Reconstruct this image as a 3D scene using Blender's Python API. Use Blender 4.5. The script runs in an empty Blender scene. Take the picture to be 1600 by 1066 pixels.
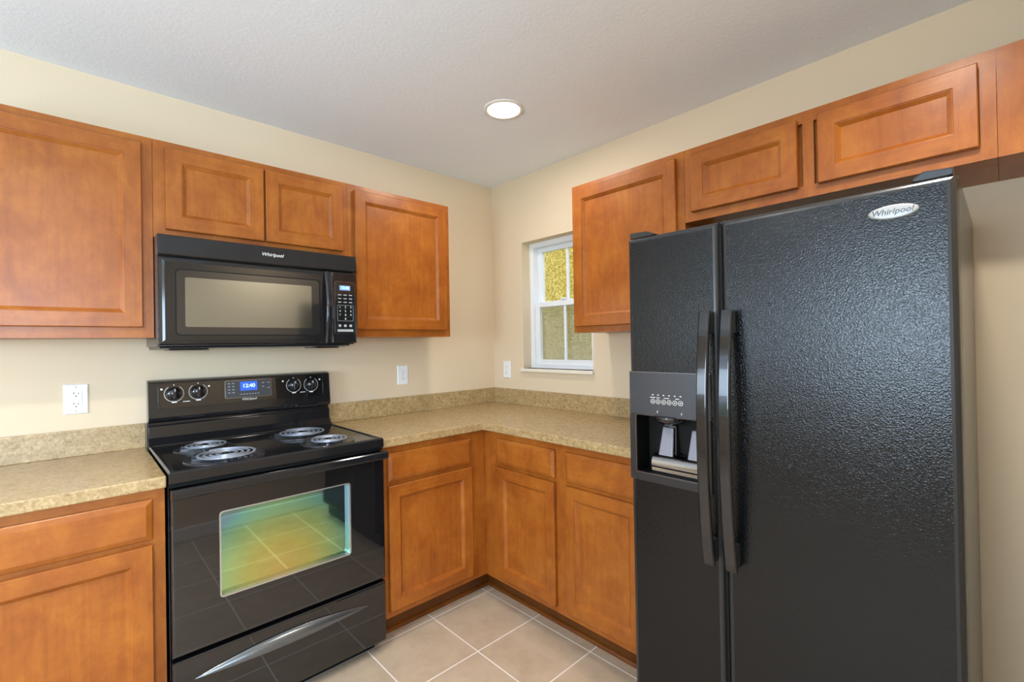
import bpy, bmesh, math, random
from mathutils import Vector, Matrix
PI = math.pi
sc = bpy.context.scene
COL = sc.collection

# ------------------------------------------------------------------ camera
F_PX = 724.56
YAW, PITCH, ROLL = 0.7543, 0.0058, -0.0172
CAM = Vector((-2.1888, -2.5182, 1.3261))
fw = Vector((math.sin(YAW) * math.cos(PITCH), math.cos(YAW) * math.cos(PITCH), math.sin(PITCH)))
rt = Vector((math.cos(YAW), -math.sin(YAW), 0))
up = rt.cross(fw)
rt2 = rt * math.cos(ROLL) + up * math.sin(ROLL)
up2 = -rt * math.sin(ROLL) + up * math.cos(ROLL)
cd = bpy.data.cameras.new('camera')
cd.sensor_fit = 'HORIZONTAL'; cd.sensor_width = 36.0; cd.lens = 36.0 * F_PX / 1600.0
cd.clip_start = 0.02; cd.clip_end = 200
cam = bpy.data.objects.new('camera', cd); COL.objects.link(cam)
m = Matrix((rt2, up2, -fw)).transposed().to_4x4(); m.translation = CAM
cam.matrix_world = m
sc.camera = cam

# ------------------------------------------------------------------ world, lights, exposure
sc.view_settings.view_transform = 'Standard'
sc.view_settings.look = 'None'
sc.view_settings.gamma = 1.0
sc.view_settings.use_curve_mapping = False
sc.view_settings.exposure = 0.33
try:
    sc.cycles.use_denoising = True
    sc.cycles.denoiser = 'OPENIMAGEDENOISE'
    sc.cycles.max_bounces = 10; sc.cycles.diffuse_bounces = 5; sc.cycles.glossy_bounces = 5
    sc.cycles.sample_clamp_indirect = 6.0
    sc.cycles.caustics_reflective = False; sc.cycles.caustics_refractive = False
except Exception:
    pass
w = bpy.data.worlds.new('sky'); sc.world = w; w.use_nodes = True
w.node_tree.nodes['Background'].inputs[0].default_value = (0.62, 0.80, 1.0, 1)
w.node_tree.nodes['Background'].inputs[1].default_value = 2.8
sd = bpy.data.lights.new('sun', 'SUN'); sd.energy = 3.0; sd.angle = math.radians(1.0); sd.color = (1, 0.95, 0.85)
sun = bpy.data.objects.new('sun', sd); COL.objects.link(sun)
sun.rotation_euler = Vector((0.62, 0.25, -0.74)).to_track_quat('-Z', 'Y').to_euler()

def area(name, loc, direction, sx, sy, power, color, spread=180):
    l = bpy.data.lights.new(name, 'AREA'); l.shape = 'RECTANGLE'; l.size = sx; l.size_y = sy
    l.energy = power; l.color = color; l.spread = math.radians(spread)
    o = bpy.data.objects.new(name, l); COL.objects.link(o)
    o.location = loc; o.rotation_euler = Vector(direction).to_track_quat('-Z', 'Z').to_euler()
    return o
# daylight area lamps at west and south windows, aimed upward to brighten the ceiling
area('west_window_daylight', (-4.54, -2.05, 1.42), (1, 0, 0.30), 0.95, 1.2, 62, (0.62, 0.80, 1.0))
area('west_side_window_daylight', (-4.54, -0.52, 1.45), (1, 0, 0.30), 0.55, 1.2, 14, (0.62, 0.80, 1.0))
area('south_window_fill', (-3.2, -5.62, 1.45), (0, 1, 0.55), 2.3, 1.3, 150, (0.62, 0.80, 1.0))  # fill lamp added for overall brightness; its window is unseen and assumed

# ------------------------------------------------------------------ materials
def mat(name, color=(0.8, 0.8, 0.8), rough=0.5, metal=0.0, spec=0.5, emit=None, estr=0.0, coat=0.0):
    m = bpy.data.materials.new(name); m.use_nodes = True
    b = m.node_tree.nodes['Principled BSDF']
    b.inputs['Base Color'].default_value = (*color, 1)
    b.inputs['Roughness'].default_value = rough
    b.inputs['Metallic'].default_value = metal
    b.inputs['Specular IOR Level'].default_value = spec
    if coat:
        b.inputs['Coat Weight'].default_value = coat; b.inputs['Coat Roughness'].default_value = 0.03
    if emit:
        b.inputs['Emission Color'].default_value = (*emit, 1); b.inputs['Emission Strength'].default_value = estr
    m['p'] = 1
    return m
def nd(m, t, **kw):
    n = m.node_tree.nodes.new(t)
    for k, v in kw.items(): setattr(n, k, v)
    return n
def lk(m, a, b): m.node_tree.links.new(a, b)
def pos(m, scale=(1, 1, 1), rot=(0, 0, 0)):
    g = nd(m, 'ShaderNodeNewGeometry'); mp = nd(m, 'ShaderNodeMapping')
    mp.inputs['Scale'].default_value = scale; mp.inputs['Rotation'].default_value = rot
    lk(m, g.outputs['Position'], mp.inputs['Vector'])
    return mp.outputs[0]
def noise(m, vec, scale, detail=3, rough=0.5, dist=0.0):
    n = nd(m, 'ShaderNodeTexNoise'); n.inputs['Scale'].default_value = scale
    n.inputs['Detail'].default_value = detail; n.inputs['Roughness'].default_value = rough
    n.inputs['Distortion'].default_value = dist
    lk(m, vec, n.inputs['Vector']); return n.outputs['Fac']
def ramp(m, fac, stops):
    r = nd(m, 'ShaderNodeValToRGB'); e = r.color_ramp.elements
    while len(e) < len(stops): e.new(0.5)
    for i, (p, c) in enumerate(stops):
        e[i].position = p; e[i].color = (*c, 1)
    lk(m, fac, r.inputs[0]); return r.outputs[0]
def mix(m, a, b, fac, mode='MIX'):
    n = nd(m, 'ShaderNodeMix', data_type='RGBA', blend_type=mode)
    if isinstance(fac, float): n.inputs[0].default_value = fac
    else: lk(m, fac, n.inputs[0])
    for s, v in ((n.inputs[6], a), (n.inputs[7], b)):
        if isinstance(v, tuple): s.default_value = (*v, 1)
        else: lk(m, v, s)
    return n.outputs[2]
def bump(m, h, strength, dist=0.001):
    n = nd(m, 'ShaderNodeBump'); n.inputs['Strength'].default_value = strength; n.inputs['Distance'].default_value = dist
    lk(m, h, n.inputs['Height']); b = m.node_tree.nodes['Principled BSDF']; lk(m, n.outputs[0], b.inputs['Normal'])
def base(m, out): lk(m, out, m.node_tree.nodes['Principled BSDF'].inputs['Base Color'])

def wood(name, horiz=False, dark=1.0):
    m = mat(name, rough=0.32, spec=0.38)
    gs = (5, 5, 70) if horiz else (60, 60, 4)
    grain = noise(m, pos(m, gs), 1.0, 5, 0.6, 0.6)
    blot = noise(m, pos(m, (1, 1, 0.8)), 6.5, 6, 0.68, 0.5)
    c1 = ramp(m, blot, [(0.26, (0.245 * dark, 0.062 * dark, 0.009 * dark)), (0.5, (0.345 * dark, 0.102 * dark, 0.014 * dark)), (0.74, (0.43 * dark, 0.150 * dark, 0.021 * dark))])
    c2 = ramp(m, grain, [(0.3, (0.80, 0.76, 0.72)), (0.6, (1, 1, 1))])
    fine = ramp(m, noise(m, pos(m, (1, 1, 0.6)), 34, 4, 0.7, 0.3), [(0.3, (0.88, 0.85, 0.82)), (0.65, (1.05, 1.05, 1.05))])
    c1 = mix(m, c1, fine, 0.8, 'MULTIPLY')
    base(m, mix(m, c1, c2, 0.75, 'MULTIPLY'))
    bump(m, grain, 0.04, 0.001)
    return m
WOODV = wood('stained_maple_vertical'); WOODH = wood('stained_maple_horizontal', True)
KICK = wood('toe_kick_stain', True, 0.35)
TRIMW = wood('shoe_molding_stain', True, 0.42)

WALL = mat('beige_wall_paint', (0.70, 0.575, 0.41), 0.75, spec=0.3)
bump(WALL, noise(WALL, pos(WALL), 90, 4), 0.12, 0.002)
CEIL = mat('textured_ceiling_paint', (0.82, 0.87, 0.93), 0.9, spec=0.2)
bump(CEIL, ramp(CEIL, noise(CEIL, pos(CEIL), 75, 3, 0.6, 0.5), [(0.42, (0, 0, 0)), (0.6, (1, 1, 1))]), 0.10, 0.004)
WHITE = mat('white_vinyl', (0.80, 0.82, 0.84), 0.35)
SILL = mat('cream_sill', (0.78, 0.72, 0.60), 0.35)
BASEB = mat('white_baseboard_paint', (0.80, 0.79, 0.76), 0.4)

# tiles aligned to the measured grout grid
TILE = mat('beige_floor_tile', rough=0.42, spec=0.45)
def tile_nodes(m, ox, oy, T, g):
    sep = nd(m, 'ShaderNodeSeparateXYZ'); lk(m, pos(m), sep.inputs[0])
    outs = []
    cells = []
    for k, o in ((0, ox), (1, oy)):
        a = nd(m, 'ShaderNodeMath', operation='SUBTRACT'); lk(m, sep.outputs[k], a.inputs[0]); a.inputs[1].default_value = o - 100 * T
        d = nd(m, 'ShaderNodeMath', operation='DIVIDE'); lk(m, a.outputs[0], d.inputs[0]); d.inputs[1].default_value = T
        fr = nd(m, 'ShaderNodeMath', operation='FRACT'); lk(m, d.outputs[0], fr.inputs[0])
        fl = nd(m, 'ShaderNodeMath', operation='FLOOR'); lk(m, d.outputs[0], fl.inputs[0]); cells.append(fl.outputs[0])
        s = nd(m, 'ShaderNodeMath', operation='SUBTRACT'); lk(m, fr.outputs[0], s.inputs[0]); s.inputs[1].default_value = 0.5
        ab = nd(m, 'ShaderNodeMath', operation='ABSOLUTE'); lk(m, s.outputs[0], ab.inputs[0])
        outs.append(ab.outputs[0])
    mx = nd(m, 'ShaderNodeMath', operation='MAXIMUM'); lk(m, outs[0], mx.inputs[0]); lk(m, outs[1], mx.inputs[1])
    mr = nd(m, 'ShaderNodeMapRange'); lk(m, mx.outputs[0], mr.inputs[0])
    mr.inputs[1].default_value = 0.5 - g / T / 2 - 0.003; mr.inputs[2].default_value = 0.5 - g / T / 2 + 0.002
    cb = nd(m, 'ShaderNodeCombineXYZ'); lk(m, cells[0], cb.inputs[0]); lk(m, cells[1], cb.inputs[1])
    wn = nd(m, 'ShaderNodeTexWhiteNoise', noise_dimensions='3D'); lk(m, cb.outputs[0], wn.inputs['Vector'])
    return mr.outputs[0], wn.outputs['Value']
grout, cellv = tile_nodes(TILE, -0.5963, -0.5962, 0.3409, 0.0055)
tb = noise(TILE, pos(TILE), 9, 6, 0.65, 0.3)
tc = ramp(TILE, tb, [(0.3, (0.42, 0.32, 0.225)), (0.7, (0.52, 0.41, 0.30))])
tv = ramp(TILE, cellv, [(0.0, (0.93, 0.93, 0.93)), (1.0, (1.0, 1.0, 1.0))])
tc = mix(TILE, tc, tv, 1.0, 'MULTIPLY')
base(TILE, mix(TILE, tc, (0.76, 0.70, 0.64), grout))
inv = nd(TILE, 'ShaderNodeMath', operation='SUBTRACT'); inv.inputs[0].default_value = 1.0; lk(TILE, grout, inv.inputs[1])
bump(TILE, inv.outputs[0], 0.3, 0.002)

def laminate(name):
    m = mat(name, rough=0.27, spec=0.6)
    v = pos(m)
    a = noise(m, v, 80, 7, 0.75, 0.8); b = noise(m, v, 22, 5, 0.6, 1.0)
    c = ramp(m, a, [(0.32, (0.21, 0.132, 0.055)), (0.43, (0.36, 0.245, 0.108)), (0.54, (0.46, 0.33, 0.162)), (0.68, (0.58, 0.455, 0.27))])
    d = ramp(m, b, [(0.35, (0.80, 0.76, 0.72)), (0.62, (1.0, 1.0, 1.0))])
    base(m, mix(m, c, d, 0.8, 'MULTIPLY'))
    return m
LAM = laminate('speckled_beige_laminate')

BLACK = mat('black_enamel', (0.010, 0.010, 0.011), 0.10, spec=0.6)
BLACKGLASS = mat('black_glass', (0.006, 0.006, 0.007), 0.025, spec=0.9)
BLACKPL = mat('black_satin_plastic', (0.018, 0.019, 0.021), 0.28, spec=0.5)
BLACKHAN = mat('black_gloss_handle', (0.010, 0.010, 0.012), 0.09, spec=0.7)
GREYPL = mat('charcoal_panel', (0.040, 0.042, 0.050), 0.38, spec=0.5)
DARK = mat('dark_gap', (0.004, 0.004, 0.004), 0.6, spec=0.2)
CHROME = mat('bright_chrome', (0.70, 0.71, 0.74), 0.14, metal=1.0)
SMOKE = mat('smoked_chrome', (0.24, 0.24, 0.27), 0.2, metal=1.0)
CHROMED = mat('dark_chrome', (0.36, 0.36, 0.38), 0.12, metal=1.0)
SILVER = mat('silver_badge', (0.34, 0.35, 0.35), 0.42, metal=0.4)
PADDLE = mat('grey_paddle', (0.22, 0.22, 0.27), 0.3, spec=0.5)
PRINT = mat('white_print', (0.75, 0.75, 0.73), 0.5)
PRINTG = mat('grey_print', (0.35, 0.36, 0.37), 0.5)
SCOOP = mat('polished_pull', (0.16, 0.17, 0.18), 0.22, metal=0.8)
BOWL = mat('black_drip_bowl', (0.015, 0.015, 0.018), 0.22, spec=0.7)
COIL = mat('grey_coil_metal', (0.36, 0.41, 0.50), 0.42, metal=0.7)
BLUE = mat('blue_display', (0.01, 0.03, 0.2), 0.2, emit=(0.03, 0.14, 0.75), estr=0.8)
BLUE2 = mat('pale_display', (0.1, 0.2, 0.4), 0.2, emit=(0.16, 0.30, 0.62), estr=0.8)
DIGIT = mat('display_digits', (0.4, 0.8, 1), 0.3, emit=(0.55, 0.92, 1.0), estr=1.4)
LENS = mat('glowing_lens', (1, 1, 1), 0.5, emit=(1.0, 0.97, 0.90), estr=3.0)
MWIN = mat('microwave_screen_glass', (0.30, 0.33, 0.34), 0.10, metal=1.0)
MBEZ = mat('microwave_bezel_glass', (0.012, 0.013, 0.014), 0.06, spec=0.9)
OUTL = mat('white_outlet_plastic', (0.80, 0.82, 0.84), 0.35)
SLOT = mat('dark_slot', (0.03, 0.03, 0.03), 0.6)
SLAB = mat('window_trim_silver', (0.52, 0.52, 0.50), 0.22, metal=0.8)

# textured leather-grain refrigerator enamel
FRT = mat('textured_black_enamel', (0.004, 0.0045, 0.0055), 0.13, spec=0.36)
vv = nd(FRT, 'ShaderNodeTexVoronoi', feature='SMOOTH_F1'); vv.inputs['Scale'].default_value = 270
lk(FRT, pos(FRT), vv.inputs['Vector'])
nz = noise(FRT, pos(FRT), 300, 2, 0.5, 0.8)
ad = nd(FRT, 'ShaderNodeMath', operation='ADD'); lk(FRT, vv.outputs['Distance'], ad.inputs[0]); lk(FRT, nz, ad.inputs[1])
bump(FRT, ad.outputs[0], 0.9, 0.00048)
FRS = mat('fridge_side_enamel', (0.02, 0.02, 0.021), 0.22, spec=0.9)

# coated oven glass: iridescent reflection painted as fixed colour rings by position
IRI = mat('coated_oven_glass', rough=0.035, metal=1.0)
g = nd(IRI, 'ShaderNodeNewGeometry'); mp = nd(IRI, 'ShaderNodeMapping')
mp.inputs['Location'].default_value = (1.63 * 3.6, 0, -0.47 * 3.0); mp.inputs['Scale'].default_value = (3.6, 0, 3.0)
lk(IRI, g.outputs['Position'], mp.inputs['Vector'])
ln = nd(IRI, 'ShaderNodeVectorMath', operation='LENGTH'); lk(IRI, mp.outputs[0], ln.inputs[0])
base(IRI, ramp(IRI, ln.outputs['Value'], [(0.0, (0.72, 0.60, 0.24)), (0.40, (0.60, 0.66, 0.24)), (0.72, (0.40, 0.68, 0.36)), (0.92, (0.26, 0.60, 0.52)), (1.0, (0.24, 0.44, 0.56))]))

GLASS = bpy.data.materials.new('clear_window_glass'); GLASS.use_nodes = True
nt = GLASS.node_tree; nt.nodes.remove(nt.nodes['Principled BSDF'])
tr = nt.nodes.new('ShaderNodeBsdfTransparent'); gl = nt.nodes.new('ShaderNodeBsdfGlossy'); gl.inputs['Roughness'].default_value = 0.02
mx = nt.nodes.new('ShaderNodeMixShader'); mx.inputs[0].default_value = 0.06
nt.links.new(tr.outputs[0], mx.inputs[1]); nt.links.new(gl.outputs[0], mx.inputs[2]); nt.links.new(mx.outputs[0], nt.nodes['Material Output'].inputs[0])
SCREEN = bpy.data.materials.new('insect_screen'); SCREEN.use_nodes = True
nt = SCREEN.node_tree; nt.nodes.remove(nt.nodes['Principled BSDF'])
tr = nt.nodes.new('ShaderNodeBsdfTransparent'); gl = nt.nodes.new('ShaderNodeBsdfDiffuse'); gl.inputs['Color'].default_value = (0.34, 0.38, 0.38, 1)
mx = nt.nodes.new('ShaderNodeMixShader'); mx.inputs[0].default_value = 0.34
nt.links.new(tr.outputs[0], mx.inputs[1]); nt.links.new(gl.outputs[0], mx.inputs[2]); nt.links.new(mx.outputs[0], nt.nodes['Material Output'].inputs[0])
STUC = mat('yellow_stucco', rough=0.9, spec=0.1)
sn = noise(STUC, pos(STUC), 42, 3, 0.6, 0.5)
base(STUC, ramp(STUC, sn, [(0.36, (0.20, 0.13, 0.015)), (0.50, (0.36, 0.25, 0.045)), (0.64, (0.52, 0.385, 0.13))]))
bump(STUC, sn, 0.9, 0.02)
GRASS = mat('green_lawn', (0.10, 0.19, 0.04), 0.9)

# ------------------------------------------------------------------ object helpers
ORG = {}
def link(name, me, m, parent=None, origin=None, bevel=0.0, seg=2, smooth=False):
    """mesh in world coordinates -> object whose origin is its thing's base"""
    org = Vector(ORG[parent.name]) if parent else Vector(origin or (0, 0, 0))
    me.transform(Matrix.Translation(-org))
    o = bpy.data.objects.new(name, me); COL.objects.link(o)
    if parent: o.parent = parent
    else: o.location = org
    ORG[o.name] = org
    for mm in (m if isinstance(m, (list, tuple)) else [m]): me.materials.append(mm)
    if bevel:
        b = o.modifiers.new('bevel', 'BEVEL'); b.width = bevel; b.segments = seg; b.limit_method = 'ANGLE'; b.angle_limit = math.radians(40)
    if smooth:
        for p in me.polygons: p.use_smooth = True
    return o
def obj(name, bm, m, parent=None, origin=None, bevel=0.0, seg=2, smooth=False, recalc=True):
    if recalc: bmesh.ops.recalc_face_normals(bm, faces=bm.faces)
    me = bpy.data.meshes.new(name); bm.to_mesh(me); bm.free()
    return link(name, me, m, parent, origin, bevel, seg, smooth)
def thing(name, label, cat, loc, group=None):
    o = bpy.data.objects.new(name, None); COL.objects.link(o); o.location = loc
    o.empty_display_size = 0.05
    o['label'] = label; o['category'] = cat
    if group: o['group'] = group
    ORG[o.name] = Vector(loc); return o
def tag(o, label, cat, group=None):
    o['label'] = label; o['category'] = cat
    if group: o['group'] = group
    return o
def struct(o, label=None):
    o['kind'] = 'structure'
    if label: o['label'] = label
    return o
def NB(): return bmesh.new()
def box(bm, x0, x1, y0, y1, z0, z1):
    x0, x1 = sorted((x0, x1)); y0, y1 = sorted((y0, y1)); z0, z1 = sorted((z0, z1))
    v = [bm.verts.new(p) for p in ((x0, y0, z0), (x1, y0, z0), (x1, y1, z0), (x0, y1, z0), (x0, y0, z1), (x1, y0, z1), (x1, y1, z1), (x0, y1, z1))]
    for f in ((3, 2, 1, 0), (4, 5, 6, 7), (0, 1, 5, 4), (1, 2, 6, 5), (2, 3, 7, 6), (3, 0, 4, 7)): bm.faces.new([v[i] for i in f])
    return bm
def bx(*a): return box(NB(), *a)
def prism(bm, pts, f0, f1):
    """pts polygon (list), f0/f1 map a polygon point to its two end positions"""
    a = [bm.verts.new(f0(p)) for p in pts]; b = [bm.verts.new(f1(p)) for p in pts]; n = len(pts)
    bm.faces.new(a); bm.faces.new(b[::-1])
    for i in range(n): bm.faces.new((a[i], b[i], b[(i + 1) % n], a[(i + 1) % n]))
    return bm
def lathe(bm, prof, c, axis='z', n=40, out=None):
    """prof = (radius, height); axis direction vector"""
    ax = {'z': Vector((0, 0, 1)), 'x': Vector((-1, 0, 0)), 'y': Vector((0, -1, 0))}[axis]
    q = ax.to_track_quat('Z', 'Y').to_matrix(); c = Vector(c); rings = []
    for r, h in prof:
        if r < 1e-6: rings.append([bm.verts.new(c + q @ Vector((0, 0, h)))])
        else: rings.append([bm.verts.new(c + q @ Vector((r * math.cos(2 * PI * i / n), r * math.sin(2 * PI * i / n), h))) for i in range(n)])
    for a, b in zip(rings, rings[1:]):
        for i in range(n):
            j = (i + 1) % n
            if len(a) == 1 and len(b) == 1: continue
            if len(a) == 1: bm.faces.new((a[0], b[i], b[j]))
            elif len(b) == 1: bm.faces.new((a[i], a[j], b[0]))
            else: bm.faces.new((a[i], a[j], b[j], b[i]))
    for rg in (rings[0], rings[-1]):
        if len(rg) > 1:
            try: bm.faces.new(rg)
            except ValueError: pass
    return bm
def sweep(bm, path, sect, upv=None, closed=False):
    """sect(i) -> list of (a,b) offsets in the frame (side, normal)"""
    n = len(path); rings = []
    for i, p in enumerate(path):
        t = (path[min(i + 1, n - 1)] - path[max(i - 1, 0)]).normalized()
        u = (upv if upv else Vector((0, 0, 1)))
        s = t.cross(u).normalized(); nn = s.cross(t).normalized()
        rings.append([bm.verts.new(p + s * a + nn * b) for a, b in sect(i)])
    k = len(rings[0])
    for a, b in zip(rings, rings[1:]):
        for i in range(k): bm.faces.new((a[i], a[(i + 1) % k], b[(i + 1) % k], b[i]))
    bm.faces.new(rings[0][::-1]); bm.faces.new(rings[-1])
    return bm
def circ(r, n=8, sx=1, sy=1): return [(r * sx * math.cos(2 * PI * i / n), r * sy * math.sin(2 * PI * i / n)) for i in range(n)]
# planes: u to the right, v up, w out of the wall (right handed)
def BACK(Y): return lambda u, v, w: (u, Y - w, v)
def SIDE(X): return lambda u, v, w: (X - w, -u, v)
def rrect(u0, u1, v0, v1, r, n=5):
    pts = []
    for cx, cy, a0 in ((u1 - r, v1 - r, 0), (u0 + r, v1 - r, 90), (u0 + r, v0 + r, 180), (u1 - r, v0 + r, 270)):
        for i in range(n + 1):
            a = math.radians(a0 + 90 * i / n); pts.append((cx + r * math.cos(a), cy + r * math.sin(a)))
    return pts
def plate(P, pts, w0, w1, bm=None):
    bm = bm or NB()
    return prism(bm, pts, lambda p: P(p[0], p[1], w0), lambda p: P(p[0], p[1], w1))
def rslab(P, u0, u1, v0, v1, w0, w1, r=0.004, bm=None): return plate(P, rrect(u0, u1, v0, v1, r), w0, w1, bm)
def ubox(P, u0, u1, v0, v1, w0, w1, bm=None):
    bm = bm or NB(); a = P(u0, v0, w0); b = P(u1, v1, w1); return box(bm, a[0], b[0], a[1], b[1], a[2], b[2])
def ringframe(P, outer, inner, w0, w1, bm=None):
    """closed frame between two outlines with the same point count"""
    bm = bm or NB(); n = len(outer)
    A = [bm.verts.new(P(*p, w0)) for p in outer]; B = [bm.verts.new(P(*p, w1)) for p in outer]
    C = [bm.verts.new(P(*p, w1)) for p in inner]; D = [bm.verts.new(P(*p, w0)) for p in inner]
    for i in range(n):
        j = (i + 1) % n
        for X, Y in ((A, B), (B, C), (C, D), (D, A)): bm.faces.new((X[i], X[j], Y[j], Y[i]))
    return bm
def loft(P, u0, u1, v0, v1, prof, butt=None, hole=None, bm=None, capmat=0):
    """rectangular rings (inset, w); butt = ring index whose strip is a stile and rail frame"""
    bm = bm or NB()
    rings = []
    for ins, w in prof:
        rings.append([bm.verts.new(P(*q)) for q in ((u0 + ins, v0 + ins, w), (u1 - ins, v0 + ins, w), (u1 - ins, v1 - ins, w), (u0 + ins, v1 - ins, w))])
    bm.faces.new(rings[0][::-1])
    for k, (a, b) in enumerate(zip(rings, rings[1:])):
        if butt is not None and k == butt:
            ia, wa = prof[k]; ib, wb = prof[k + 1]
            def vv(u, v): return bm.verts.new(P(u, v, wa))
            for q, mi in (((u0 + ia, v0 + ia, u0 + ib, v1 - ia), 0), ((u1 - ib, v0 + ia, u1 - ia, v1 - ia), 0), ((u0 + ib, v0 + ia, u1 - ib, v0 + ib), 1), ((u0 + ib, v1 - ib, u1 - ib, v1 - ia), 1)):
                f = bm.faces.new([vv(q[0], q[1]), vv(q[2], q[1]), vv(q[2], q[3]), vv(q[0], q[3])]); f.material_index = mi
            continue
        for i in range(4):
            f = bm.faces.new((a[i], a[(i + 1) % 4], b[(i + 1) % 4], b[i]))
            if i in (0, 2): f.material_index = 1 if butt is not None else 0
    if hole:
        h0, h1, k0, k1, dep = hole; ins, w = prof[-1]
        H = [bm.verts.new(P(*q)) for q in ((h0, k0, w), (h1, k0, w), (h1, k1, w), (h0, k1, w))]
        G = [bm.verts.new(P(*q)) for q in ((h0, k0, w - dep), (h1, k0, w - dep), (h1, k1, w - dep), (h0, k1, w - dep))]
        for i in range(4):
            j = (i + 1) % 4
            f = bm.faces.new((rings[-1][i], rings[-1][j], H[j], H[i])); f.material_index = capmat
            f = bm.faces.new((H[i], H[j], G[j], G[i])); f.material_index = 2
        f = bm.faces.new(G); f.material_index = 2
    else:
        f = bm.faces.new(rings[-1]); f.material_index = capmat
    return bm
def text(body, size, P, u, v, w, m, parent, name='lettering', shear=0.0, ext=0.0004, align='CENTER', sx=1.0):
    cu = bpy.data.curves.new('t', 'FONT'); cu.body = body; cu.size = size; cu.extrude = ext; cu.shear = shear
    cu.align_x = align; cu.align_y = 'CENTER'
    o = bpy.data.objects.new('t', cu); COL.objects.link(o)
    dg = bpy.context.evaluated_depsgraph_get(); me = bpy.data.meshes.new_from_object(o.evaluated_get(dg))
    bpy.data.objects.remove(o); bpy.data.curves.remove(cu)
    me.materials.clear()
    for vt in me.vertices: vt.co = Vector(P(u + vt.co.x * sx, v + vt.co.y, w + vt.co.z))
    me.name = name
    return link(name, me, m, parent)

# ------------------------------------------------------------------ setting
H = 2.446
def S(name, bm, m, label=None, bevel=0): return struct(obj(name, bm, m, bevel=bevel), label)
S('floor', bx(-4.9, 0.2, -5.9, 0.2, -0.1, 0.0), TILE)
S('ceiling', bx(-4.9, 0.2, -5.9, 0.2, H, H + 0.1), CEIL)
S('wall_back', bx(-4.9, 0.2, 0.0, 0.15, 0, H), WALL)
WY0, WY1, WZ0, WZ1 = -0.876, -0.300, 1.160, 2.002
b = NB(); box(b, 0, 0.16, WY1, 0.0, 0, H); box(b, 0, 0.16, -2.72, WY0, 0, H); box(b, 0, 0.16, WY0, WY1, 0, WZ0); box(b, 0, 0.16, WY0, WY1, WZ1, H)
S('wall_right', b, WALL)
S('wall_front', bx(-1.78, 0.16, -2.84, -2.72, 0, H), WALL)
S('baseboard_front', bx(-1.79, -0.30, -2.72, -2.705, 0, 0.09), BASEB, bevel=0.003)
# living area shell behind the camera, with its two daylight windows
b = NB(); box(b, -4.76, -4.6, -0.20, 0, 0, H); box(b, -4.76, -4.6, -1.50, -0.85, 0, H); box(b, -4.76, -4.6, -5.7, -2.60, 0, H)
for q0, q1 in ((-2.60, -1.50), (-0.85, -0.20)): box(b, -4.76, -4.6, q0, q1, 0, 0.75); box(b, -4.76, -4.6, q0, q1, 2.10, H)
S('wall_left', b, WALL)
b = NB(); box(b, -4.76, -4.4, -5.86, -5.7, 0, H); box(b, -2.0, 0.16, -5.86, -5.7, 0, H); box(b, -4.4, -2.0, -5.86, -5.7, 0, 0.75); box(b, -4.4, -2.0, -5.86, -5.7, 2.15, H)
S('wall_south', b, WALL)
S('wall_hall', bx(0.0, 0.16, -5.7, -2.84, 0, H), WALL)
for nm, P, u0, u1, v0, v1 in (('window_2', lambda u, v, w: (-4.68 + w, u, v), -2.60, -1.50, 0.75, 2.10), ('window_4', lambda u, v, w: (-4.68 + w, u, v), -0.85, -0.20, 0.75, 2.10), ('window_3', lambda u, v, w: (u, -5.78 + w, v), -4.4, -2.0, 0.75, 2.15)):
    fr = NB()
    for a in ((u0, u0 + .05, v0, v1), (u1 - .05, u1, v0, v1), (u0, u1, v0, v0 + .05), (u0, u1, v1 - .05, v1), ((u0 + u1) / 2 - .03, (u0 + u1) / 2 + .03, v0, v1)):
        ubox(P, *a, -0.03, 0.03, fr)
    o = struct(obj(nm, fr, WHITE))
    obj('pane', ubox(P, u0 + .05, u1 - .05, v0 + .05, v1 - .05, -0.004, 0.004), GLASS, o)

# kitchen window (double hung with a muntin per sash)
XW = 0.075
fb = NB()
def wb(y0, y1, z0, z1, x0, x1, bmm): box(bmm, x0, x1, y0, y1, z0, z1)
yl, yr, zb, zt = WY1, WY0, WZ0 + 0.0, WZ1   # yl is the side nearest the room corner
wb(yl - 0.034, yl, zb, zt, XW, 0.155, fb); wb(yr, yr + 0.034, zb, zt, XW, 0.155, fb)
wb(yr + 0.034, yl - 0.034, zt - 0.032, zt, XW, 0.155, fb); wb(yr + 0.034, yl - 0.034, zb, zb + 0.022, XW, 0.155, fb)
win = struct(obj('window_1', fb, WHITE))
def sash(name, z0, z1, x0, x1, st, topr, botr, has_screen):
    s = NB(); a, c = yr + 0.0342, yl - 0.0342
    wb(c - st, c, z0, z1, x0, x1, s); wb(a, a + st, z0, z1, x0, x1, s)
    wb(a + st, c - st, z1 - topr, z1, x0, x1, s); wb(a + st, c - st, z0, z0 + botr, x0, x1, s)
    ym = (a + c) / 2
    wb(ym - 0.009, ym + 0.009, z0 + botr, z1 - topr, x0 + 0.006, x1 - 0.006, s)
    o = obj(name, s, WHITE, win, bevel=0.003)
    obj('pane', bx(x0 + .012, x0 + .016, a + st, c - st, z0 + botr, z1 - topr), GLASS, o)
    return o
sash('upper_sash', 1.565, zt - 0.0321, 0.118, 0.146, 0.040, 0.030, 0.030, False)
sash('lower_sash', zb + 0.0221, 1.603, 0.086, 0.114, 0.040, 0.036, 0.034, True)
obj('insect_screen', bx(0.150, 0.151, yr + 0.03, yl - 0.03, zb + 0.02, 1.585), SCREEN, win)
obj('sash_lock', bx(0.078, 0.10, -0.61, -0.565, 1.603, 1.615), WHITE, win, bevel=0.003)
tr1 = struct(obj('trim_1', bx(-0.022, 0.075, WY0 - 0.008, WY1 + 0.012, WZ0 - 0.022, WZ0), SILL, bevel=0.004))

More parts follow.
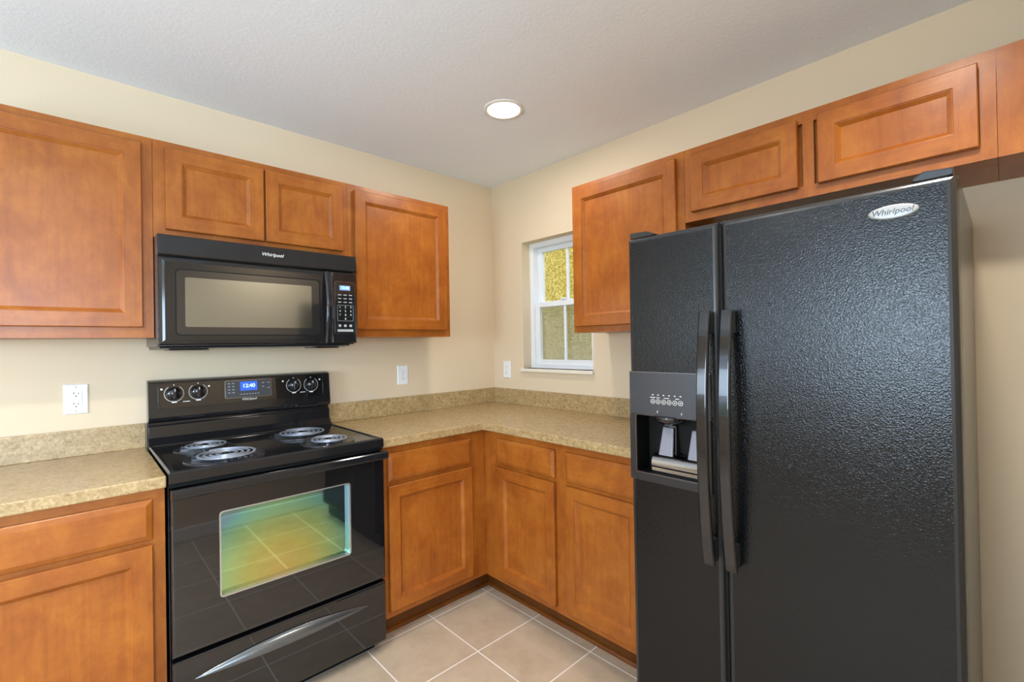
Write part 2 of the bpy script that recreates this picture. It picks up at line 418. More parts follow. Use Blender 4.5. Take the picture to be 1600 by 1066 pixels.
# neighbouring house outside the kitchen window
tag(obj('neighbour_house_wall', bx(2.2, 2.5, -4.0, 5.0, -0.4, 3.4), STUC, origin=(2.35, 0.5, -0.4)), 'yellow stucco house wall seen outside through the kitchen window', 'house wall')
struct(obj('ground_outside', bx(-40, 40, -40, 40, -0.5, -0.4), GRASS))

# ------------------------------------------------------------------ recessed lights
def can(x, y, label, power):
    t = thing('recessed_light', label, 'ceiling light', (x, y, H), 'recessed ceiling lights' if label.startswith('out') else None)
    b = NB(); lathe(b, [(0.096, 0.0), (0.094, -0.004), (0.080, -0.006), (0.077, 0.0), (0.090, 0.001)], (x, y, H - 0.0005), n=48)
    obj('trim_ring', b, mat('can_trim', (0.80, 0.78, 0.74), 0.4), t, smooth=True)
    obj('lens', lathe(NB(), [(0.0, -0.004), (0.06, -0.0035), (0.077, 0.0)], (x, y, H - 0.001), n=48), LENS, t, smooth=True)
    l = bpy.data.lights.new('downlight', 'AREA'); l.shape = 'DISK'; l.size = 0.14; l.energy = power; l.color = (1.0, 0.94, 0.86)
    o = bpy.data.objects.new('downlight', l); COL.objects.link(o); o.parent = t; o.location = (0, 0, -0.012)
    return t
can(-0.692, -0.895, 'round recessed downlight glowing in the ceiling near the room corner', 7)
HID = [(-0.98, -2.42), (-2.35, -1.6), (-3.4, -3.6)]
for k, (x, y) in enumerate(HID):
    l = bpy.data.lights.new('downlight', 'AREA'); l.shape = 'DISK'; l.size = 0.15; l.spread = math.radians(140); l.energy = (10, 14, 8)[k]; l.color = (1.0, 0.94, 0.86)
    o = bpy.data.objects.new('downlight', l); COL.objects.link(o); o.location = (x, y, H - 0.012)

def marks(name, items, m, parent):
    for P, q, w0, w1, r in items: obj(name, rslab(P, *q, w0, w1, r), m, parent)
# ------------------------------------------------------------------ cabinets
DOORPROF = [(0, 0), (0, 0.0170), (0.0030, 0.0205), (0.0515, 0.0205), (0.0525, 0.0180), (0.0545, 0.0178), (0.0665, 0.0070)]
def door(P, u0, u1, v0, v1, parent, name='door'):
    return obj(name, loft(P, u0, u1, v0, v1, DOORPROF, butt=2), [WOODV, WOODH], parent, recalc=False)
def drawer(P, u0, u1, v0, v1, parent, name='drawer_front'):
    return obj(name, loft(P, u0, u1, v0, v1, [(0, 0), (0, 0.010), (0.003, 0.0125), (0.017, 0.0185), (0.020, 0.0185)]), [WOODH], parent, recalc=False)
def face_frame(P, us, vs, parent, w0=-0.019, w1=0.0):
    """us = list of (u0,u1) stiles, vs = rails between umin and umax"""
    s = NB(); z0, z1 = min(a for a, _ in vs), max(b for _, b in vs)
    for a, c in us: ubox(P, a, c, z0, z1, w0, w1, s)
    n0 = len(s.faces)
    su = sorted(us)
    for (a, c), (a2, c2) in zip(su, su[1:]):
        for e, f in vs: ubox(P, c, a2, e, f, w0, w1, s)
    s.faces.ensure_lookup_table()
    for f in s.faces[n0:]: f.material_index = 1
    return obj('face_frame', s, [WOODV, WOODH], parent)
def wall_cab(name, label, P, depth, u0, u1, v0, v1, doors, stiles, group=None, orig=None):
    mid = P((u0 + u1) / 2, v0, -depth / 2)
    t = thing(name, label, 'cabinet', mid, group)
    obj('cabinet_box', ubox(P, u0 + .0006, u1 - .0006, v0, v1, -depth + .0015, -0.019), WOODV, t)
    face_frame(P, stiles, [(v0, v0 + 0.042), (v1 - 0.042, v1)], t)
    for (a, c, e, f) in doors:
        door((lambda u, v, w: P(u, v, w + 0.0008)), a, c, e, f, t)
    return t
PB = BACK(-0.300); PS = SIDE(-0.300)
def st(u0, u1, *mids, w=0.04): return [(u0 + .0006, u0 + w)] + [(m - w / 2, m + w / 2) for m in mids] + [(u1 - w, u1 - .0006)]
wall_cab('wall_cabinet', 'tall wooden wall cabinet with one wide door, left of the microwave', PB, 0.30, -2.585, -1.972, 1.373, 2.133, [(-2.552, -2.006, 1.411, 2.104)], st(-2.585, -1.972))
wall_cab('wall_cabinet', 'short two-door wooden cabinet directly above the microwave', PB, 0.30, -1.972, -1.208, 1.757, 2.133, [(-1.934, -1.588, 1.790, 2.106), (-1.581, -1.236, 1.790, 2.106)], st(-1.972, -1.208, -1.585))
wall_cab('wall_cabinet', 'single-door wooden wall cabinet right of the microwave, near the corner', PB, 0.30, -1.208, -0.598, 1.373, 2.133, [(-1.175, -0.630, 1.411, 2.106)], st(-1.208, -0.598))
wall_cab('wall_cabinet', 'single-door wooden wall cabinet partly covering the window, left of the refrigerator top', PS, 0.30, 0.983, 1.595, 1.377, 2.133, [(1.006, 1.562, 1.408, 2.106)], st(0.983, 1.595))
of = wall_cab('wall_cabinet', 'low two-door wooden cabinet above the black refrigerator', PS, 0.30, 1.595, 2.512, 1.826, 2.133, [(1.629, 2.022, 1.862, 2.102), (2.083, 2.476, 1.862, 2.102)], st(1.595, 2.512, 2.052, w=0.034))
obj('filler_panel', ubox(PS, 2.5125, 2.719, 1.826, 2.133, -0.2985, 0.0), WOODV, of)

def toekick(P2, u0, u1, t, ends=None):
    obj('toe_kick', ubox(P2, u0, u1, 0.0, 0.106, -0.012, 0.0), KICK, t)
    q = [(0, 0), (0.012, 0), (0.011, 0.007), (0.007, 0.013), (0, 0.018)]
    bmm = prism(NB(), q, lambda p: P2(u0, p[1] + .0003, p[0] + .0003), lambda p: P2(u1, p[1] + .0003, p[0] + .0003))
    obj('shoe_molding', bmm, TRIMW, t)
FZ0, FZ1 = 0.106, 0.875
def base_cab(label, P, PK, u0, u1, body_u, cols, stiles, kick):
    t = thing('base_cabinet', label, 'cabinet', P((u0 + u1) / 2, 0, -0.3))
    obj('cabinet_box', ubox(P, body_u[0], body_u[1], FZ0, FZ1, -0.606, -0.019), WOODV, t)
    face_frame(P, stiles, [(FZ0, 0.150), (0.690, 0.728), (0.832, FZ1)], t)
    PP = lambda u, v, w: P(u, v, w + 0.0008)
    for (a, c) in cols:
        door(PP, a, c, 0.138, 0.697, t); drawer(PP, a, c, 0.714, 0.843, t)
    toekick(PK, *kick, t)
    return t
PF = BACK(-0.610); PR = SIDE(-0.610); KB = BACK(-0.535); KR = SIDE(-0.535)
base_cab('wooden base cabinet with drawer left of the stove', PF, KB, -2.585, -1.980, (-2.585, -1.981), [(-2.552, -2.014)], st(-2.585, -1.980, w=0.042), (-2.585, -1.981))
bm_cab = base_cab('wooden base cabinet with one drawer and door between stove and corner', PF, KB, -1.211, -0.612, (-1.210, -0.6125), [(-1.180, -0.711)], [(-1.2105, -1.17), (-0.715, -0.6105)], (-1.210, -0.523))
base_cab('wooden base cabinet with two doors and two drawers beside the refrigerator', PR, KR, 0.611, 1.592, (0.612, 1.592), [(0.720, 1.115), (1.179, 1.560)], [(0.6105, 0.725), (1.105, 1.190), (1.552, 1.592)], (0.6115, 1.592))

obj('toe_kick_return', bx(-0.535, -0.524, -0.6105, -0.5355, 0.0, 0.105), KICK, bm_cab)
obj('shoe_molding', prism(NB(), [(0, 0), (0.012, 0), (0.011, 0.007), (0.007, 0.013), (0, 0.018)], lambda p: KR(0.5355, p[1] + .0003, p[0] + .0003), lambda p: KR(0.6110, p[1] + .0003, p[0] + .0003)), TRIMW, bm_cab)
# ------------------------------------------------------------------ countertops
def counter(label, pts, splashes, loc):
    t = thing('countertop', label, 'countertop', loc)
    obj('worktop', prism(NB(), pts, lambda p: (p[0], p[1], 0.8762), lambda p: (p[0], p[1], 0.914)), LAM, t, bevel=0.004, seg=3)
    for s in splashes: obj('backsplash', bx(*s, 0.9142, 1.016), LAM, t, bevel=0.0015)
    return t
counter('speckled beige laminate countertop left of the stove with low backsplash', [(-2.60, -0.64), (-1.9785, -0.64), (-1.9785, -0.0015), (-2.60, -0.0015)], [(-2.60, -1.9785, -0.019, -0.0015)], (-2.29, -0.32, 0.876))
counter('L-shaped speckled beige laminate countertop running around the room corner', [(-1.2115, -0.64), (-0.64, -0.64), (-0.64, -1.600), (-0.0015, -1.600), (-0.0015, -0.0015), (-1.2115, -0.0015)],
        [(-1.2115, -0.0195, -0.019, -0.0015), (-0.019, -0.0015, -1.600, -0.0015)], (-0.4, -0.4, 0.876))

# ------------------------------------------------------------------ stove
sx0, sx1 = -1.9745, -1.2155
stv = thing('electric_range', 'black coil-top electric range with greenish oven window', 'stove', ((sx0 + sx1) / 2, -0.34, 0.0))
obj('body', bx(sx0 + .002, sx1 - .002, -0.615, -0.032, 0.03, 0.885), BLACK, stv)
for fx in (sx0 + 0.05, sx1 - 0.05):
    for fy in (-0.56, -0.08): obj('foot', lathe(NB(), [(0.02, 0), (0.02, 0.005), (0.012, 0.006), (0.012, 0.03)], (fx, fy, 0), n=16), DARK, stv)
# cooktop: rimmed tray with rolled front
ctp = loft(lambda u, v, w: (u, v, w), sx0, sx1, -0.655, -0.075, [(0, 0.886), (0, 0.920), (0.004, 0.9255), (0.011, 0.9262), (0.018, 0.9205), (0.024, 0.9195)])
obj('cooktop', ctp, BLACK, stv, bevel=0.002)
obj('front_trim_gap', bx(sx0 + .004, sx1 - .004, -0.645, -0.60, 0.872, 0.8855), DARK, stv)
# backguard profile in (y,z)
bgp = [(-0.008, 0.89), (-0.008, 1.193), (-0.030, 1.1965), (-0.052, 1.193), (-0.066, 1.187), (-0.074, 1.105), (-0.082, 1.040), (-0.078, 1.026), (-0.052, 1.018), (-0.052, 1.006), (-0.062, 1.002), (-0.066, 0.955), (-0.080, 0.938), (-0.092, 0.9245), (-0.092, 0.90)]
obj('backguard', prism(NB(), bgp, lambda p: (sx0 + .001, *p), lambda p: (sx1 - .001, *p)), BLACK, stv, bevel=0.002)
# tilted console plane
def CON(u, v, w):
    y = -0.066 - (1.187 - v) * (0.016 / 0.147); return (u, y - w, v)
obj('control_bezel', ringframe(CON, rrect(-1.940, -1.250, 1.074, 1.183, 0.012), rrect(-1.936, -1.254, 1.078, 1.179, 0.010), -0.001, 0.003), BLACK, stv)
con = obj('control_panel', plate(CON, rrect(-1.936, -1.254, 1.078, 1.179, 0.010), -0.001, 0.0015), BLACKGLASS, stv)
obj('clock_panel', rslab(CON, -1.694, -1.502, 1.098, 1.176, 0.0015, 0.0025, 0.006), GREYPL, stv)
obj('clock_bezel', ringframe(CON, rrect(-1.696, -1.500, 1.096, 1.178, 0.006), rrect(-1.693, -1.503, 1.099, 1.175, 0.005), 0.0015, 0.0035), SMOKE, stv)
disp = obj('clock_display', rslab(CON, -1.634, -1.562, 1.128, 1.170, 0.0025, 0.0032, 0.003), BLUE, stv)
text('12:40', 0.024, CON, -1.598, 1.150, 0.0034, DIGIT, disp, 'digits', ext=0.0002)
km = [(CON, (uu, uu + 0.010, zz - 0.0018, zz + 0.0018), 0.0025, 0.0029, 0.001) for (uu, zz) in [(-1.684 + .017 * i, 1.164 - .014 * j) for i in range(2) for j in range(4)] + [(-1.542, 1.160), (-1.518, 1.160), (-1.518, 1.135), (-1.542, 1.142)]]
km += [(CON, (-1.634 + i * .012, -1.627 + i * .012, 1.110, 1.114), 0.0025, 0.0029, 0.001) for i in range(7)]
marks('key_mark', km, PRINTG, stv)
text('Whirlpool', 0.015, CON, -1.598, 1.0885, 0.0017, PRINT, stv, 'maker_lettering', shear=0.3)
def knob(u, v):
    # printed scale: open ring with ticks
    rb = NB(); R0, R1 = 0.0335, 0.0350; n = 40
    for i in range(n):
        a0 = math.radians(-235 + 290 * i / n); a1 = math.radians(-235 + 290 * (i + 1) / n)
        q = [(R0, a0), (R1, a0), (R1, a1), (R0, a1)]
        if i: bmesh.ops.remove_doubles(rb, verts=rb.verts, dist=1e-6)
        prism(rb, [(u + r * math.cos(a), v + r * math.sin(a)) for r, a in q], lambda p: CON(p[0], p[1], 0.0015), lambda p: CON(p[0], p[1], 0.0019))
    marks('dial_mark', [(CON, (u - 0.009, u + 0.009, v - 0.0395, v - 0.0345), 0.0015, 0.002, 0.001), (CON, (u - 0.0022, u + 0.0022, v + 0.0345, v + 0.0385), 0.0015, 0.002, 0.001)], PRINT, stv)
    bmesh.ops.remove_doubles(rb, verts=rb.verts, dist=1e-6)
    obj('dial_ring', rb, PRINT, stv)
    c = CON(u, v, 0.0015)
    k = obj('knob', lathe(NB(), [(0.027, 0), (0.0275, 0.004), (0.026, 0.008), (0.0235, 0.014), (0.022, 0.017), (0, 0.0175)], c, 'y', 32), BLACKHAN, stv, smooth=True)
    g = NB(); box(g, u - 0.0062, u + 0.0062, c[1] - 0.030, c[1] - 0.014, v - 0.022, v + 0.023)
    obj('grip', g, BLACKHAN, k, bevel=0.003)
    obj('pointer', bx(u - 0.0012, u + 0.0012, c[1] - 0.0306, c[1] - 0.0298, v + 0.010, v + 0.021), PRINT, k)
for ku, kv in ((-1.885, 1.137), (-1.798, 1.139), (-1.397, 1.137), (-1.313, 1.135)): knob(ku, kv)
marks('position_mark', [(CON, (a - .004, a + .004, c - .004, c + .004), 0.0015, 0.002, 0.0035) for (a, c) in ((-1.928, 1.158), (-1.757, 1.160), (-1.447, 1.160), (-1.268, 1.158))]
      + [(CON, (a - .013, a + .013, c - .0014, c + .0014), 0.0015, 0.002, 0.001) for (a, c) in ((-1.842, 1.100), (-1.355, 1.100))], PRINT, stv)

def burner(x, y, r):
    t = obj('burner', lathe(NB(), [(r + 0.024, 0.9185), (r + 0.024, 0.9225), (r + 0.020, 0.9245), (r + 0.014, 0.9235), (r + 0.008, 0.9215), (r - 0.02, 0.9208), (0.03, 0.9203), (0.0, 0.9203)], (x, y, 0), n=56), BOWL, stv, smooth=True)
    turns = 4.2 if r > 0.1 else 3.3; n = int(turns * 40); path = []
    r0 = 0.020
    for i in range(n + 1):
        f = i / n; a = (f - 1) * turns * 2 * PI + 1.9; rr = r0 + (r - 0.004 - r0) * f
        path.append(Vector((x + rr * math.cos(a), y + rr * math.sin(a), 0.934)))
    cs = [(-0.0044, 0.0005), (-0.0034, 0.0022), (0.0034, 0.0022), (0.0044, 0.0005), (0.003, -0.003), (-0.003, -0.003)]
    cb_ = sweep(NB(), path, lambda i: cs)
    obj('coil', cb_, COIL, t)
    sb = NB()
    for k in range(3):
        a = k * 2 * PI / 3 + 0.5; d = Vector((math.cos(a), math.sin(a), 0)); s = Vector((-d.y, d.x, 0))
        prism(sb, [(-1, 0.9225), (1, 0.9225), (1, 0.9305), (-1, 0.9305)], lambda p: Vector((x, y, p[1])) + d * 0.012 + s * p[0] * 0.0015, lambda p: Vector((x, y, p[1])) + d * (r + 0.004) + s * p[0] * 0.0015)
    obj('coil_support', sb, BOWL, t)
    obj('center_cap', lathe(NB(), [(0.013, 0.921), (0.013, 0.936), (0.010, 0.938), (0, 0.938)], (x, y, 0), n=20), SMOKE, t)
burner(-1.808, -0.262, 0.083); burner(-1.785, -0.508, 0.108); burner(-1.432, -0.272, 0.108); burner(-1.408, -0.530, 0.083)

# oven door with recessed coated window
YD = -0.615
PD = BACK(YD)
def oven_door():
    u0, u1, v0, v1 = sx0 + .003, sx1 - .003, 0.322, 0.866
    b_ = loft(PD, u0, u1, v0, v1, [(0, 0), (0, 0.041), (0.003, 0.045), (0.006, 0.0455)], hole=(-1.833, -1.374, 0.474, 0.763, 0.026))
    return obj('oven_door', b_, [BLACKGLASS, BLACKGLASS, SLAB], stv)
od = oven_door()
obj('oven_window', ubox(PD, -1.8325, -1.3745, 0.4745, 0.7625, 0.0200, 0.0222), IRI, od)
obj('window_frame', ringframe(PD, rrect(-1.8365, -1.3705, 0.4705, 0.7665, 0.012), rrect(-1.8315, -1.3755, 0.4755, 0.7615, 0.009), 0.0225, 0.0464), SLAB, od)
hp = [(0.0455, 0.853), (0.062, 0.873), (0.078, 0.876), (0.086, 0.870), (0.087, 0.846), (0.080, 0.840), (0.070, 0.842), (0.062, 0.846), (0.0455, 0.842)]
obj('oven_handle', prism(NB(), [(0.058, 0.848), (0.060, 0.868), (0.066, 0.876), (0.080, 0.8755), (0.086, 0.870), (0.087, 0.849), (0.082, 0.843), (0.066, 0.842)], lambda p: (sx0 + .002, YD - p[0], p[1]), lambda p: (sx1 - .002, YD - p[0], p[1])), BLACK, od, bevel=0.002)
for a in (sx0 + 0.006, sx1 - 0.046): obj('handle_mount', bx(a, a + 0.04, YD - 0.064, YD - 0.045, 0.838, 0.864), BLACK, od, bevel=0.002)
sd_ = obj('storage_drawer', loft(PD, sx0 + .003, sx1 - .003, 0.052, 0.306, [(0, 0), (0, 0.040), (0.003, 0.044), (0.007, 0.0455)]), BLACKGLASS, stv)
# crescent pull: lip rising from the drawer face
pb = NB(); N = 36; rows = []
for i in range(N + 1):
    f = i / N; x = -1.912 + f * 0.612; s = math.sin(PI * f) ** 0.8 if 0 < f < 1 else 0
    zb_ = 0.232 - 0.006 * s; zt_ = 0.232 + 0.036 * s
    rows.append([pb.verts.new((x, YD - 0.0457, zt_ + .0005)), pb.verts.new((x, YD - 0.0470 - 0.004 * s, zt_)), pb.verts.new((x, YD - 0.0470 - 0.020 * s, zb_ + 0.002)), pb.verts.new((x, YD - 0.0460 - 0.017 * s, zb_ - .002)), pb.verts.new((x, YD - 0.0457, zb_ - 0.003))])
for a, c in zip(rows, rows[1:]):
    for j in range(4): pb.faces.new((a[j], c[j], c[j + 1], a[j + 1]))
    pb.faces.new((a[4], c[4], c[0], a[0]))
bmesh.ops.remove_doubles(pb, verts=pb.verts, dist=1e-5)
obj('drawer_pull', pb, SCOOP, sd_, smooth=True)
obj('kick_recess', bx(sx0 + .03, sx1 - .03, -0.60, -0.58, 0.004, 0.052), DARK, stv)

# ------------------------------------------------------------------ microwave
mx0, mx1 = -1.9700, -1.2085
mw = thing('microwave', 'black over-the-range microwave mounted under the short cabinet', 'microwave', ((mx0 + mx1) / 2, -0.2, 1.325))
obj('casing', bx(mx0, mx1, -0.358, -0.002, 1.3375, 1.7555), FRS, mw, bevel=0.002)
MP = BACK(-0.358)
obj('vent_hood', prism(NB(), [(-0.358, 1.679), (-0.397, 1.679), (-0.3985, 1.684), (-0.390, 1.7535), (-0.386, 1.7555), (-0.358, 1.7555)], lambda p: (mx0, *p), lambda p: (mx1, *p)), BLACK, mw, bevel=0.003)
md = obj('microwave_door', loft(MP, mx0 + .001, -1.331, 1.343, 1.6745, [(0, 0), (0, 0.026), (0.004, 0.032), (0.012, 0.0355), (0.020, 0.0365)]), BLACK, mw)
obj('window_bezel', rslab(MP, -1.915, -1.385, 1.381, 1.627, 0.0363, 0.0378, 0.014), MBEZ, md)
obj('bezel_edge', ringframe(MP, rrect(-1.9180, -1.3820, 1.3780, 1.6300, 0.017), rrect(-1.914, -1.386, 1.382, 1.626, 0.013), 0.0363, 0.0380), DARK, md)
obj('door_window', rslab(MP, -1.887, -1.420, 1.411, 1.599, 0.0378, 0.0384, 0.006), MWIN, md)
# bowed handle
N = 24; path = []
for i in range(N + 1):
    f = i / N; path.append(Vector((-1.348, -0.358 - 0.040 - 0.024 * math.sin(PI * f), 1.345 + f * 0.324)))
sec = [(-0.017, -0.004), (-0.015, 0.004), (-0.008, 0.0075), (0.008, 0.0075), (0.015, 0.004), (0.017, -0.004), (0.010, -0.007), (-0.010, -0.007)]
obj('door_handle', sweep(NB(), path, lambda i: sec, upv=Vector((0, -1, 0))), BLACKHAN, md, bevel=0.001, smooth=False)
for z in (1.347, 1.645): obj('handle_mount', bx(-1.362, -1.334, -0.397, -0.392, z, z + 0.022), BLACKHAN, md)
obj('control_side', loft(MP, -1.3285, mx1 - .001, 1.343, 1.6745, [(0, 0), (0, 0.030), (0.002, 0.0345), (0.005, 0.036)]), BLACK, mw)
obj('control_pad', rslab(MP, -1.314, -1.2185, 1.385, 1.629, 0.0358, 0.0372, 0.010), MBEZ, mw)
obj('pad_edge', ringframe(MP, rrect(-1.316, -1.2165, 1.383, 1.631, 0.011), rrect(-1.3135, -1.219, 1.3855, 1.6285, 0.009), 0.0358, 0.0378), SMOKE, mw)
dd = obj('clock_display', rslab(MP, -1.292, -1.241, 1.590, 1.612, 0.0372, 0.0376, 0.001), BLUE2, mw)
text('12:40', 0.017, MP, -1.2665, 1.6015, 0.0378, DIGIT, dd, 'digits', ext=0.0002)
km = [(MP, (-1.300 + c_ * 0.026, -1.284 + c_ * 0.026, z - .0022, z + .0022), 0.0372, 0.0375, 0.001) for z in (1.568, 1.551, 1.534) for c_ in range(3)]
km += [(MP, (-1.299 + c_ * 0.026, -1.286 + c_ * 0.026, 1.418, 1.430), 0.0372, 0.0375, 0.004) for c_ in range(3)]
km += [(MP, (-1.304, -1.228, 1.396, 1.407), 0.0372, 0.0375, 0.002)]
marks('key_mark', km, PRINTG, mw)
obj('keypad_outline', ringframe(MP, rrect(-1.303, -1.227, 1.446, 1.520, 0.003), rrect(-1.302, -1.228, 1.447, 1.519, 0.002), 0.0372, 0.0375), PRINTG, mw)
for k, ch in enumerate('1234567890'):
    r_, c_ = (k // 3, k % 3) if k < 9 else (3, 1)
    text(ch, 0.013, MP, -1.291 + 0.026 * c_, 1.511 - 0.0185 * r_, 0.0376, PRINT, mw, 'key_digit', ext=0.0002)
text('Whirlpool', 0.0205, BACK(-0.3942), -1.579, 1.7195, 0.0012, PRINT, mw, 'maker_lettering', shear=0.3)
obj('bottom_plate', prism(NB(), [(-0.372, 1.337), (-0.380, 1.331), (-0.30, 1.3255), (-0.03, 1.3255), (-0.01, 1.337)], lambda p: (mx0 + .006, *p), lambda p: (mx1 - .03, *p)), BLACKPL, mw)
for a, c in ((-1.93, -1.80), (-1.38, -1.27)): obj('grease_filter', bx(a, c, -0.33, -0.18, 1.3205, 1.3254), SMOKE, mw, bevel=0.002)

# ------------------------------------------------------------------ refrigerator
fr = thing('refrigerator', 'large black textured side-by-side refrigerator with two tall handles', 'refrigerator', (-0.40, -2.036, 0))
obj('cabinet_shell', bx(-0.700, -0.03, -2.450, -1.622, 0.03, 1.700), FRS, fr, bevel=0.004)
obj('base_grille', bx(-0.745, -0.705, -2.445, -1.627, 0.012, 0.095), BLACKPL, fr, bevel=0.003)
for yy in (-1.68, -2.39):
    for xx in (-0.66, -0.10): obj('foot', lathe(NB(), [(0.022, 0), (0.022, 0.03)], (xx, yy, 0), n=16), DARK, fr)
PX = SIDE(-0.703)   # w 0 -> 0.087
DPROF = [(0, 0), (0, 0.070), (0.0015, 0.077), (0.005, 0.083), (0.010, 0.0862), (0.016, 0.087)]
obj('gasket', bx(-0.703, -0.700, -2.440, -1.632, 0.11, 1.66), DARK, fr)
obj('door_gap_shade', bx(-0.781, -0.7035, -1.9422, -1.9348, 0.11, 1.665), DARK, fr)  # added black bar standing in for shade in the empty gap between doors
ld = obj('freezer_door', loft(PX, 1.622, 1.9345, 0.105, 1.681, DPROF, hole=(1.648, 1.886, 0.882, 1.080, 0.078), capmat=1), [BLACKPL, FRT, DARK], fr, recalc=True)
rd = obj('refrigerator_door', loft(PX, 1.9425, 2.4505, 0.105, 1.681, DPROF, capmat=1), [BLACKPL, FRT], fr)
def fhandle(u, par):
    N = 40; path = []
    for i in range(N + 1):
        f = i / N; s = math.sin(PI * f)
        path.append(Vector(PX(u, 0.662 + f * 0.750, 0.121 + 0.034 * s ** 0.8)))
    def sct(i):
        f = i / N; wdt = 0.0165
        return [(-wdt, -0.006), (-wdt, 0.002), (-wdt * 0.8, 0.0065), (wdt * 0.8, 0.0065), (wdt, 0.002), (wdt, -0.006), (wdt * .7, -0.009), (-wdt * .7, -0.009)]
    h = obj('door_handle', sweep(NB(), path, sct, upv=Vector((-1, 0, 0))), BLACKHAN, par, bevel=0.0015)
    for v0, v1 in ((0.665, 0.735), (1.345, 1.408)):
        obj('handle_mount', ubox(PX, u - 0.012, u + 0.012, v0, v1, 0.0872, 0.120), BLACKPL, h, bevel=0.003)
fhandle(1.906, ld); fhandle(1.970, rd)
# hinge covers
for u0, u1, par in ((1.626, 1.72, fr), (2.375, 2.446, fr)):
    hb = prism(NB(), [(u0, 0.002), (u0 + .01, -.0), (u1 - .01, 0), (u1, 0.002), (u1, 0.006), (u1 - 0.03 if u0 < 2 else u1, 0.018), (u0 + 0.004 if u0 < 2 else u0 + 0.02, 0.022), (u0, 0.016 if u0 < 2 else 0.008)], lambda p: PX(p[0], 1.6815 + p[1], -0.06), lambda p: PX(p[0], 1.6815 + p[1], 0.075))
    obj('hinge_cover', hb, BLACKHAN, par, bevel=0.003)
# dispenser
cp = NB(); N = 12; rows = []
pts = []
for i in range(N + 1):
    f = i / N; pts.append((1.624 + f * 0.282, 0.0875 + 0.010 * math.sin(PI * (0.12 + 0.76 * f))))
pts2 = pts + [(1.906, 0.0872), (1.624, 0.0872)]
cp = prism(NB(), pts2, lambda p: PX(p[0], 1.080, p[1]), lambda p: PX(p[0], 1.222, p[1] + 0.0))
dsp = obj('dispenser_panel', cp, GREYPL, ld, bevel=0.0015)
obj('dispenser_surround', ringframe(PX, rrect(1.625, 1.905, 0.857, 1.0795, 0.004), rrect(1.650, 1.884, 0.886, 1.0785, 0.004), 0.0872, 0.0935), BLACKPL, ld, bevel=0.0015)
obj('surround_edge', ringframe(PX, rrect(1.6475, 1.8865, 0.8835, 1.0794, 0.004), rrect(1.6495, 1.8845, 0.8855, 1.0784, 0.004), 0.0936, 0.0948), SMOKE, ld)
obj('panel_edge', ubox(PX, 1.624, 1.906, 1.2222, 1.2240, 0.0872, 0.094), SMOKE, ld)
for k in range(6):
    u = 1.716 + k * 0.0193
    bt = obj('button', ringframe(PX, [(u + .0078 * math.cos(a * PI / 12), 1.1275 + .0078 * math.sin(a * PI / 12)) for a in range(24)], [(u + .0064 * math.cos(a * PI / 12), 1.1275 + .0064 * math.sin(a * PI / 12)) for a in range(24)], 0.0955, 0.0980), PRINT, ld)
    marks('indicator', [(PX, (u - .0022, u + .0022, 1.1253, 1.1297), 0.0955, 0.0978, 0.002), (PX, (u - .0028, u + .0028, 1.148, 1.151), 0.0955, 0.0978, 0.001)], PRINT, bt)
marks('print_mark', [(PX, (a, c, 1.1395, 1.1415), 0.0955, 0.0980, 0.0008) for a, c in ((1.706, 1.725), (1.729, 1.741), (1.756, 1.774), (1.795, 1.808))]
      + [(PX, (u - .0015, u + .0015, 1.090, 1.098), 0.0955, 0.0978, 0.002) for u in (1.732, 1.815)], PRINT, ld)
PC = SIDE(-0.703)
# interior parts of the dispenser
obj('ice_chute', lathe(NB(), [(0.052, 0.0), (0.050, -0.010), (0.040, -0.022), (0.026, -0.030), (0.0, -0.032)], PX(1.757, 1.0795, 0.060), n=28), BLACKHAN, ld, smooth=True)
# rounded base the paddles stand on
bpz = [(0.008, 0.888), (0.070, 0.888)] + [(0.036 + 0.036 * math.cos(math.radians(a)), 0.914 + 0.034 * math.sin(math.radians(a))) for a in range(-20, 121, 10)] + [(0.008, 0.950)]
bs = prism(NB(), bpz, lambda p: PX(1.690, p[1], p[0]), lambda p: PX(1.882, p[1], p[0]))
obj('paddle_base', bs, CHROMED, ld, bevel=0.002, seg=2)
for uc in (1.734, 1.836):
    pdl = NB()
    a_ = [(uc - 0.026, 0.940, 0.050), (uc + 0.026, 0.940, 0.050), (uc + 0.019, 1.035, 0.028), (uc - 0.019, 1.035, 0.028)]
    f_ = [pdl.verts.new(PX(u, v, w + 0.006)) for u, v, w in a_]; k_ = [pdl.verts.new(PX(u, v, w - 0.002)) for u, v, w in a_]
    pdl.faces.new(f_); pdl.faces.new(k_[::-1])
    for i in range(4): pdl.faces.new((f_[i], k_[i], k_[(i + 1) % 4], f_[(i + 1) % 4]))
    p_ = obj('paddle', pdl, PADDLE, ld, bevel=0.005, seg=3)
    obj('paddle_arm', prism(NB(), [(-0.023, 0), (0.023, 0), (0.016, 0.108), (-0.016, 0.108)], lambda p: PX(uc + 0.008 + p[0], 0.938 + p[1], 0.010), lambda p: PX(uc + 0.008 + p[0], 0.938 + p[1], 0.040 - 0.18 * p[1])), BLACKHAN, p_, bevel=0.004)
gr = NB()
for k in range(5): ubox(PX, 1.655 + 0.002 * k, 1.882, 0.8835, 0.8870, 0.078 - k * 0.004 - 0.0012, 0.078 - k * 0.004 + 0.0008, gr)
obj('drip_grille', gr, SMOKE, ld)
bd = lathe(NB(), [(1.0, 0), (1.0, 0.4), (0.93, 0.85), (0.80, 1.0), (0, 1.0)], (0, 0, 0), 'z', 48)
for v in bd.verts:
    x, y, z = v.co; v.co = Vector(PX(2.342 + x * 0.047, 1.620 + y * 0.0165, 0.0872 + z * 0.004))
bdg = obj('maker_badge', bd, SILVER, rd, smooth=True)
text('Whirlpool', 0.0185, PX, 2.340, 1.6205, 0.0916, GREYPL, bdg, 'lettering', shear=0.25, ext=0.0002)

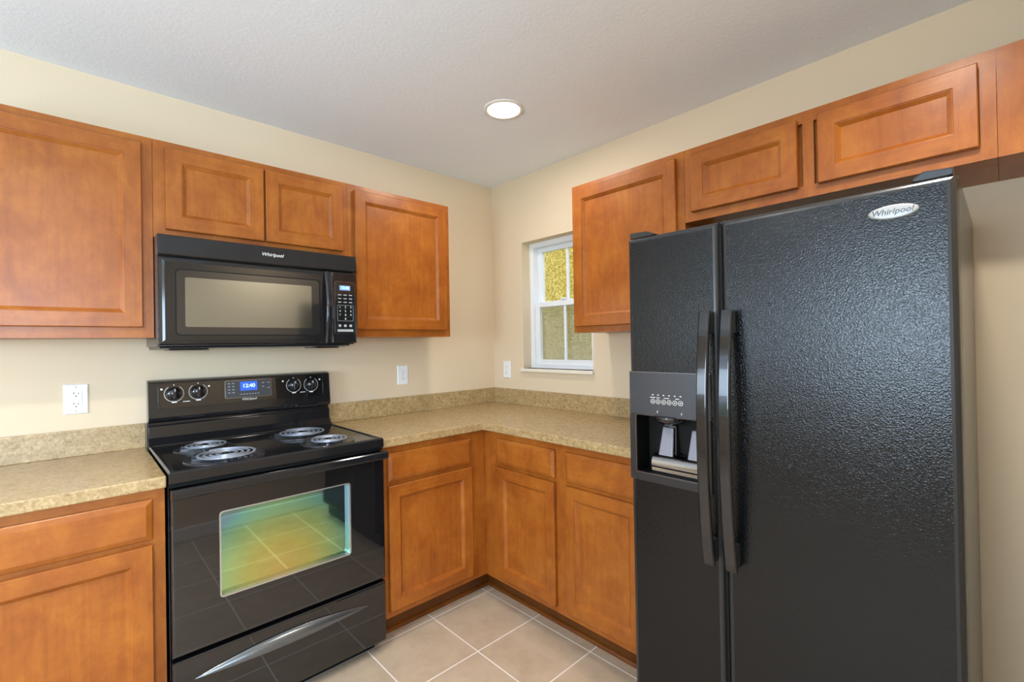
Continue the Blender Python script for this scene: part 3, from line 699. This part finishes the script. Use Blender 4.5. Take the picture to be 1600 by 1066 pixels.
# ------------------------------------------------------------------ wall outlets
def outlet(P, u, v, label, kind):
    t = thing('wall_outlet', label, 'outlet', P(u, v - 0.058, 0.0))
    pl = loft(P, u - 0.0362, u + 0.0362, v - 0.0587, v + 0.0587, [(0, 0.0002), (0, 0.002), (0.003, 0.0052), (0.005, 0.0056)])
    obj('cover_plate', pl, OUTL, t)
    slots = []
    if kind == 'gfci':
        obj('receptacle', rslab(P, u - 0.0168, u + 0.0168, v - 0.0335, v + 0.0335, 0.0056, 0.0076, 0.003), OUTL, t, bevel=0.0008)
        w0, w1 = 0.0076, 0.0079; offs = (0.0205, -0.0205)
        for dv in (0.004, -0.004): obj('test_button', rslab(P, u - 0.0065, u + 0.0065, v + dv - 0.0027, v + dv + 0.0027, 0.0076, 0.0088, 0.0008), OUTL, t)
    else:
        w0, w1 = 0.0072, 0.0075; offs = (0.0195, -0.0195)
        for dv in offs: obj('receptacle', rslab(P, u - 0.0165, u + 0.0165, v + dv - 0.0140, v + dv + 0.0140, 0.0056, 0.0072, 0.008), OUTL, t)
    for dv in offs:
        slots += [(P, (u - 0.0076, u - 0.0054, v + dv - 0.001, v + dv + 0.0075), w0, w1, 0.0005), (P, (u + 0.0054, u + 0.0076, v + dv - 0.001, v + dv + 0.0060), w0, w1, 0.0005), (P, (u - 0.0025, u + 0.0025, v + dv - 0.0105, v + dv - 0.0058), w0, w1, 0.0022)]
    marks('slot', slots, SLOT, t)
    for dv in ((0.048, -0.048) if kind == 'gfci' else (0.0,)):
        obj('screw', lathe(NB(), [(0.0028, 0), (0.0028, 0.0008), (0, 0.0012)], P(u, v + dv, 0.0056), 'y' if P(1, 0, 0)[0] != P(0, 0, 0)[0] else 'x', 12), SILVER, t)
outlet(BACK(0.0), -2.191, 1.1365, 'white outlet plate with square receptacle left of the stove', 'gfci')
outlet(BACK(0.0), -0.742, 1.147, 'white duplex outlet plate on the stove wall above the corner countertop', 'duplex')
outlet(SIDE(0.0), 0.135, 1.147, 'white outlet plate left of the window, beside the room corner', 'duplex')
